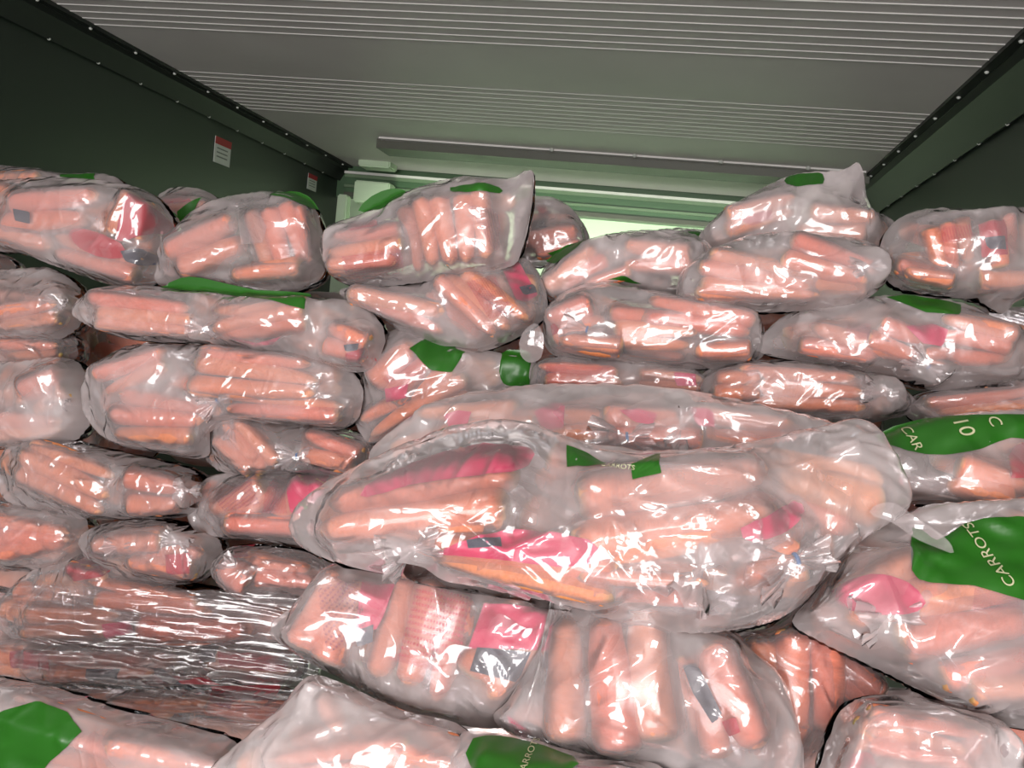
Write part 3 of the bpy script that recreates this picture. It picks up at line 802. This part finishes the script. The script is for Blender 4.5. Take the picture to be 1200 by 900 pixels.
bag('pair of pale carrot packs showing crown ends and a twisted neck',
    [(234, 505), (250, 478), (330, 490), (395, 500), (436, 516), (440, 545), (402, 562), (350, 556), (300, 559), (250, 547)], 1.23,
    [P(290, 525, 80, 56, -50, 3, flip=-1, tie=[(272, 500, 80, 0.0202, False)]), P(392, 532, 80, 42, -20, 2, flip=-1, lab=[('pink', [(345, 552), (390, 548), (398, 558), (352, 560)])], tie=[(348, 534, 0, 0.0288)])], film='film_clear')
bag('bag with a fan of deep orange carrots narrowing to a silvery end',
    [(-1, 548), (20, 516), (60, 510), (120, 525), (190, 540), (236, 556), (241, 590), (216, 606), (150, 609), (80, 606), (20, 592), (2, 572)], 1.21,
    [P(78, 556, 116, 64, -26, 3, flip=1), P(176, 578, 70, 52, -4, 2, tie=[(222, 575, 0, 0.0216, False)])], film='film_clear')
bag('bag with dusty pink labels squeezed beside the big glossy bag',
    [(222, 594), (245, 560), (300, 552), (390, 553), (440, 558), (462, 600), (430, 644), (350, 641), (290, 633), (235, 627)], 1.22,
    [P(280, 590, 80, 50, 40, 2, lab=[('text_dark', [(252, 570), (300, 556), (304, 590), (262, 600)])]), P(352, 582, 80, 56, 70, 2, lab=[('pink', [(344, 556), (384, 558), (380, 602), (340, 602)]), ('text', [(316, 560), (344, 556), (336, 602), (306, 602)])]), P(330, 616, 170, 24, -1, 1)])
bag('bag of three plain orange carrots at the stack edge',
    [(-130, 592), (40, 590), (90, 599), (107, 620), (101, 650), (70, 666), (30, 669), (-130, 660)], 1.20,
    [P(30, 628, 130, 58, -2, 3, flip=1)], film='film_clear')
bag('silvery twisted bag above the wrapped bags next to a scarlet label',
    [(94, 632), (130, 612), (200, 610), (256, 630), (259, 660), (236, 681), (170, 686), (120, 668)], 1.19,
    [P(150, 634, 90, 28, 6, 1, tie=[(142, 640, 10, 0.0252, False)]), P(195, 654, 90, 44, -10, 2, lab=[('red', [(192, 650), (222, 648), (222, 672), (196, 674)])], tie=[(210, 636, -20, 0.0252, False)])], film='film_clear', amp=.007, ncrease=36)
bag('small glinting bag of carrot ends below the dusty pink bag',
    [(249, 662), (275, 640), (340, 642), (386, 655), (397, 681), (376, 702), (336, 714), (290, 702), (256, 682)], 1.17,
    [P(330, 668, 90, 44, -6, 2, lab=[('red', [(274, 640), (292, 640), (290, 652), (276, 654)])]), P(280, 672, 50, 36, -40, 1, tie=[(278, 668, -40, 0.0245, False)])], film='film_clear', amp=.006)

# ------------------------------------------------------------------ bags under the stretch wrap
bag('uppermost stretch-wrapped bag with a scarlet label at its shoulder',
    [(0, 712), (30, 675), (80, 650), (130, 655), (220, 684), (320, 700), (352, 724), (345, 750), (250, 758), (120, 756), (20, 748)], 1.19,
    [P(190, 702, 200, 40, -8, 2), P(105, 668, 50, 34, -20, 1, lab=[('red', [(80, 660), (98, 648), (124, 658), (118, 676), (84, 682)])]), P(90, 730, 120, 40, 0, 2), P(230, 735, 180, 34, -4, 1, lab=[('pink', [(118, 732), (150, 728), (156, 742), (124, 750)])])], film='film_clear')
bag('stretch-wrapped bag with crimson and navy labels in the middle of the wrap',
    [(-130, 762), (10, 748), (80, 752), (220, 746), (320, 750), (356, 766), (350, 796), (300, 806), (150, 800), (20, 800), (-130, 790)], 1.20,
    [P(290, 774, 120, 34, -6, 2, lab=[('red', [(254, 764), (330, 770), (336, 788), (256, 780)]), ('dark', [(234, 752), (254, 750), (252, 776), (236, 776)])]), P(110, 780, 160, 34, -4, 2, lab=[('dark', [(100, 784), (140, 784), (138, 800), (104, 800)]), ('red', [(10, 764), (54, 760), (56, 786), (12, 784)])])], film='film_clear')
bag('lowest stretch-wrapped bag with a navy band across crimson labels',
    [(-130, 812), (60, 806), (120, 806), (220, 806), (320, 808), (356, 818), (350, 860), (300, 892), (220, 888), (140, 880), (40, 866), (-130, 850)], 1.16,
    [P(210, 812, 160, 40, -4, 2, lab=[('red', [(156, 790), (236, 794), (238, 814), (160, 812)]), ('dark', [(170, 782), (190, 784), (192, 814), (172, 812)])]), P(290, 822, 110, 40, -8, 2, lab=[('red', [(244, 806), (316, 810), (314, 828), (270, 832)])])], film='film_clear')
bag('corner of a dull bag beside the stretch wrap at the stack edge',
    [(-30, 690), (8, 698), (26, 735), (10, 762), (-30, 772)], 1.22, [P(-4, 732, 60, 40, 10, 2)], film='film_hazy')

# ------------------------------------------------------------------ middle of the stack
bag('bag with slanting orange carrots, pink print and two green strips under the sagging bag',
    [(418, 484), (428, 432), (446, 396), (482, 384), (540, 402), (590, 414), (626, 420), (622, 456), (560, 468), (500, 488), (448, 522), (424, 508)], 1.25,
    [P(492, 476, 140, 62, 34, 3, flip=-1), P(470, 436, 70, 56, 45, 2, lab=[('text', [(448, 444), (478, 416), (502, 424), (496, 444), (460, 456)], 40), ('pink', [(450, 456), (478, 450), (476, 466), (452, 472)])])],
    green=[[(481, 408), (500, 396), (546, 412), (530, 436), (506, 434)], [(588, 414), (604, 410), (622, 414), (622, 450), (604, 452), (588, 448)]], film='film', slack=.3, tilt=-3, ncrease=70, foci=[(590, 440), (560, 450)])
bag('narrow dusky pink bag squeezed under the bag with four level carrots',
    [(618, 452), (630, 422), (680, 414), (760, 424), (815, 430), (834, 450), (815, 468), (720, 464), (640, 468)], 1.27,
    [P(680, 440, 100, 30, -4, 2, lab=[('text', [(640, 428), (716, 430), (714, 450), (640, 450)])]), P(780, 446, 80, 26, -4, 2, lab=[('pink', [(790, 436), (816, 438), (816, 452), (792, 452)])])])
bag('bag with four level carrots and a white tied knot with a red spot',
    [(636, 384), (650, 350), (700, 331), (760, 340), (850, 355), (886, 366), (897, 400), (890, 421), (850, 432), (780, 432), (720, 424), (650, 417)], 1.25,
    [P(762, 394, 100, 66, -3, 4, flip=1), P(818, 372, 130, 40, -9, 2), P(668, 376, 70, 50, 20, 2, lab=[('red', [(640, 384), (650, 378), (656, 388), (646, 394)])], tie=[(688, 386, -15, 0.0324)]), P(690, 404, 80, 22, -8, 1), P(840, 412, 70, 24, 2, 1)], ncrease=36)
bag('bag with a white creased knot between two bundles under a green strip by the wall',
    [(888, 402), (920, 370), (980, 356), (1050, 346), (1130, 356), (1190, 385), (1300, 410), (1220, 440), (1150, 452), (1090, 457), (1040, 442), (960, 427), (900, 417)], 1.24,
    [P(990, 404, 100, 44, -14, 2, lab=[('text', [(990, 374), (1022, 380), (1018, 398), (990, 394)])]), P(1052, 398, 70, 46, -20, 2, lab=[], tie=[(1088, 430, -35, 0.0288)]), P(1140, 400, 104, 56, -10, 3, lab=[('pink', [(1062, 382), (1090, 378), (1112, 386), (1106, 406), (1082, 402)])])],
    green=[[(1038, 348), (1066, 345), (1126, 357), (1124, 369), (1084, 366)]], ncrease=34)
bag('flat bag of level carrots ending in a crinkled clear tail',
    [(812, 458), (835, 431), (900, 422), (960, 425), (1030, 440), (1066, 461), (1072, 482), (1030, 494), (980, 500), (900, 492), (830, 478)], 1.24,
    [P(940, 456, 150, 54, -3, 3, flip=1), P(860, 452, 60, 40, 0, 2), P(1034, 466, 40, 34, -12, 1, tie=[(1036, 462, -12, 0.0245, False)])])
bag('low bag of orange carrots under the bag with the white creased knot',
    [(1056, 474), (1090, 457), (1150, 450), (1230, 440), (1230, 492), (1150, 496), (1080, 498)], 1.25, [P(1150, 472, 140, 30, 6, 2), P(1185, 466, 70, 34, -70, 3)])

# ------------------------------------------------------------------ near heap
bag('long milky bag with red patches and a blue-tied white neck behind the big bag',
    [(432, 540), (470, 500), (520, 470), (600, 455), (700, 451), (800, 458), (880, 474), (950, 490), (1010, 512), (1000, 560), (800, 590), (600, 570), (500, 565)], 1.03,
    [P(560, 490, 130, 46, 6, 2, lab=[('pink', [(519, 486), (536, 480), (552, 482), (548, 502), (526, 502)])]),
     P(665, 498, 130, 46, 4, 2, lab=[('pink', [(626, 482), (650, 470), (662, 474), (660, 500), (636, 504)])], tie=[(735, 512, 4, 0.0396)]),
     P(760, 500, 120, 50, -4, 2, lab=[('pink', [(726, 480), (748, 478), (770, 484), (768, 498), (744, 494)])], tie=[(800, 500, 70, 0.0288, False)]), P(870, 500, 130, 40, -8, 2, lab=[('pink', [(808, 476), (836, 480), (838, 500), (816, 498)])])],
    tilt=18, film='film_hazy', slack=.5)
bag('bag with a broad green lettered strip beside the big bag',
    [(1016, 550), (1036, 512), (1100, 490), (1180, 481), (1315, 484), (1315, 606), (1150, 604), (1080, 592), (1026, 580)], .96,
    [P(1168, 570, 90, 56, -18, 2, lab=[('red', [(1182, 526), (1204, 516), (1210, 560), (1186, 560)])]), P(1058, 562, 70, 40, -30, 2, lab=[('pink', [(1040, 560), (1056, 556), (1060, 568), (1044, 572)])])],
    tilt=15, green=[[(1024, 511), (1080, 491), (1150, 486), (1235, 488), (1235, 516), (1184, 513), (1150, 526), (1110, 533), (1062, 528)]],
    text=[('10', 1128, 500, 26, -72), ('CAR', 1068, 513, 17, -70), ('C', 1164, 494, 20, -72)])
hero = bag('big glossy bag with magenta label bands lying across the near heap',
    [(342, 612), (370, 580), (430, 546), (500, 515), (560, 498), (620, 499), (660, 514), (720, 530), (800, 532), (880, 522), (960, 503), (1012, 496), (1042, 530), (1066, 592), (1010, 634), (975, 668), (942, 706), (900, 731), (830, 743), (760, 739), (650, 712), (560, 692), (470, 676), (400, 662), (352, 640)], .80,
    [P(498, 590, 250, 84, 12, 2, flip=-1, lab=[('pink', [(424, 572), (470, 545), (530, 524), (590, 518), (622, 524), (624, 540), (600, 552), (540, 558), (480, 567), (430, 582)]), ('dark', [(546, 632), (590, 628), (588, 640), (548, 642)])], tie=[(486, 642, 20, 0.0302, False)]),
     P(600, 668, 250, 76, -9, 2, flip=-1, lab=[('pink', [(512, 646), (560, 626), (620, 620), (690, 632), (704, 656), (660, 664), (590, 656), (528, 650)])]),
     P(784, 594, 246, 104, 8, 2, flip=1, lab=[('pink', [(868, 618), (900, 604), (930, 586), (944, 600), (920, 624), (880, 634)])]),
     P(760, 680, 170, 56, -4, 3, lab=[], tie=[(820, 668, 60, 0.0324, False)]), P(900, 640, 110, 70, 30, 2, w=.03, tie=[(933, 655, 20, 0.0396)])],
    tilt=28, Df=.095, film='film', green=[[(664, 522), (690, 532), (712, 546), (690, 548), (664, 549)], [(739, 548), (775, 532), (775, 555), (740, 563)]],
    text=[('CARROTS', 724, 553, 9, -10)], ncrease=110, amp=.006, slack=.42, res=.0024, foci=[(655, 560), (800, 590), (700, 640), (880, 560)], long=1.5,
    flaps=[([(1020, 596), (1046, 594), (1084, 618), (1114, 643), (1112, 648), (1078, 632), (1046, 616), (1022, 606)], .035)])
bag('bag of printed packs with crimson and slate labels under the big bag',
    [(316, 738), (350, 706), (395, 664), (450, 640), (560, 650), (650, 672), (664, 750), (640, 792), (604, 830), (590, 852), (540, 850), (470, 831), (400, 796), (346, 766)], .83,
    [P(385, 726, 130, 74, 64, 2, lab=[('text_dark', [(372, 690), (420, 676), (430, 740), (382, 766)], 60), ('pink', [(424, 680), (462, 684), (444, 736), (416, 742)]), ('dark', [(414, 740), (440, 730), (436, 752), (418, 758)])]),
     P(492, 748, 140, 104, 74, 3, flip=-1, lab=[('text', [(486, 690), (556, 694), (540, 770), (466, 770)], -4), ('text', [(456, 764), (520, 780), (516, 788), (454, 772)], -8)]),
     P(600, 756, 130, 90, 60, 2, lab=[('pink', [(566, 706), (646, 714), (632, 762), (588, 760), (548, 760)]), ('dark', [(556, 758), (622, 764), (606, 800), (550, 786)])])],
    tilt=26, ncrease=44, amp=.006)
bag('bag with three large upright carrots and a crumpled clear corner',
    [(578, 842), (600, 815), (640, 740), (650, 680), (690, 655), (770, 672), (840, 716), (880, 762), (920, 802), (934, 920), (800, 912), (700, 888), (620, 870)], .79,
    [P(716, 800, 190, 146, -84, 3, flip=-1), P(838, 820, 140, 90, -64, 2, w=.02, lab=[('dark', [(800, 780), (816, 776), (846, 836), (836, 850), (812, 812)]), ('red', [(846, 846), (862, 840), (868, 858), (854, 864)])]), P(620, 846, 70, 40, -40, 1, lab=[('pink', [(594, 838), (622, 858), (612, 868), (598, 856)])])],
    tilt=22, ncrease=60, amp=.008)
bag('bag of upright brownish carrot ends in the gap beneath the two near bags',
    [(838, 748), (900, 736), (946, 700), (1002, 738), (1034, 792), (1014, 852), (994, 930), (880, 930), (868, 842)], .87,
    [P(930, 800, 130, 110, -84, 3, flip=1), P(990, 790, 110, 50, -40, 2), P(910, 870, 80, 60, 70, 2)], tilt=20, film='film_clear', ncrease=44)
bag('near bag with a large green panel lettered in pale capitals',
    [(928, 728), (958, 690), (1000, 622), (1060, 602), (1120, 590), (1315, 604), (1315, 844), (1170, 850), (1100, 822), (1040, 791), (960, 752)], .82,
    [P(1035, 690, 130, 80, 16, 2, lab=[('pink', [(978, 690), (1020, 672), (1062, 680), (1086, 706), (1062, 720), (1000, 716)])], tie=[(1046, 722, 10, 0.0288, False)]),
     P(1140, 716, 160, 84, 10, 2, flip=1, lab=[('text', [(1140, 690), (1200, 682), (1200, 712), (1140, 716)])]), P(1170, 800, 130, 80, 22, 2, flip=1)],
    tilt=24, film='film_hazy', green=[[(1068, 618), (1096, 634), (1120, 620), (1150, 608), (1235, 614), (1235, 704), (1180, 698), (1140, 686), (1090, 683), (1068, 668)]],
    text=[('CARROTS', 1155, 650, 20, 114)], Df=.095, ncrease=44)
bag('crumpled clear bag of short carrots at the bottom under the green panel bag',
    [(972, 856), (1000, 820), (1060, 815), (1130, 830), (1182, 856), (1196, 940), (972, 940)], .75,
    [P(1080, 866, 150, 60, -14, 3, flip=1), P(1010, 880, 70, 50, 40, 2, lab=[('red', [(986, 886), (1020, 880), (1030, 900), (990, 904)])]), P(1150, 890, 80, 60, 60, 2)], tilt=22, film='film_hazy', amp=.008, ncrease=50)
bag('bag with pale green crown ends below the printed packs',
    [(244, 905), (330, 830), (362, 793), (400, 800), (470, 832), (548, 856), (566, 940), (236, 940)], .74,
    [P(400, 830, 70, 60, -60, 2, flip=-1), P(410, 880, 180, 70, 6, 3), P(510, 880, 90, 50, -20, 2)], tilt=28, film='film_hazy')
bag('bag with a green lettered strip at the bottom edge of the heap',
    [(538, 866), (560, 858), (620, 866), (690, 886), (770, 896), (780, 940), (538, 940)], .72,
    [P(650, 920, 160, 40, -6, 2, lab=[('pink', [(676, 896), (720, 900), (720, 912), (676, 908)])])], tilt=30, green=[[(552, 866), (600, 864), (672, 886), (668, 902), (600, 902), (552, 900)]],
    text=[('CARROTS', 620, 886, 12, 76)])
bag('shadowed bag with a dark green leaf-shaped panel in the bottom corner',
    [(-130, 792), (40, 800), (140, 830), (230, 852), (285, 875), (300, 940), (-130, 940)], .86,
    [P(70, 860, 190, 70, -16, 3, lab=[('pink', [(54, 818), (76, 816), (78, 834), (58, 836)])]), P(200, 895, 150, 50, -10, 2)], tilt=22, film='film_hazy',
    green=[[(-20, 858), (46, 821), (97, 857), (60, 892), (20, 925), (-20, 925)]])

# ------------------------------------------------------------------ stretch wrap round the low bags
def stretch_wrap():
    px = [(2, 700), (60, 682), (200, 690), (330, 704), (360, 730), (356, 800), (335, 866), (240, 852), (120, 838), (10, 800)]
    pl = Plane(180, 770, 1.06, 9)
    poly = smooth_poly(np.array([pl.uv(x, y) for x, y in px]), 5)
    us, lo, hi, nv = columns(poly, .004, .004)
    U, V = sheet(us, lo, hi, nv)
    W = -.22 * U + .010 * np.sin((V - V.min()) * 42 + .4 * np.sin(U * 9)) + .0025 * np.sin(V * 400 + 1.5 * np.sin(U * 14)) + .0015 * np.sin(V * 900 + U * 20)
    o = mesh_obj('stretch_wrap', loc3(U, V, W), grid_faces(len(us) - 1, nv), M['wrap'])
    o.location = pl.o; o.rotation_euler = (-pl.tilt, 0, 0)
    tag(o, 'clear stretch film pulled tight round the low bags with red labels', 'stretch film')
stretch_wrap()

# little sprig of carrot leaf on the film
def sprig():
    p = at_y(356, 594, 1.15); t = bpy.data.objects.new('carrot_leaf', None); COL.objects.link(t); t.location = p
    tag(t, 'tiny green sprig of carrot leaf stuck on the dusty pink bag', 'leaf')
    for a, L in ((80, .014), (20, .012), (150, .011), (-70, .012), (-20, .008)):
        d = Vector((math.cos(math.radians(a)), 0, math.sin(math.radians(a)))); g = Vector((-d.z, 0, d.x))
        q = [Vector((0, 0, 0)), d * L * .5 + g * .0018, d * L, d * L * .5 - g * .0018]
        q += [v + Vector((0, .0015, 0)) for v in q]
        mesh_obj('leaflet', q, [(0, 3, 2, 1), (4, 5, 6, 7), (0, 1, 5, 4), (1, 2, 6, 5), (2, 3, 7, 6), (3, 0, 4, 7)], M['leaf'], t, smooth=False)
sprig()
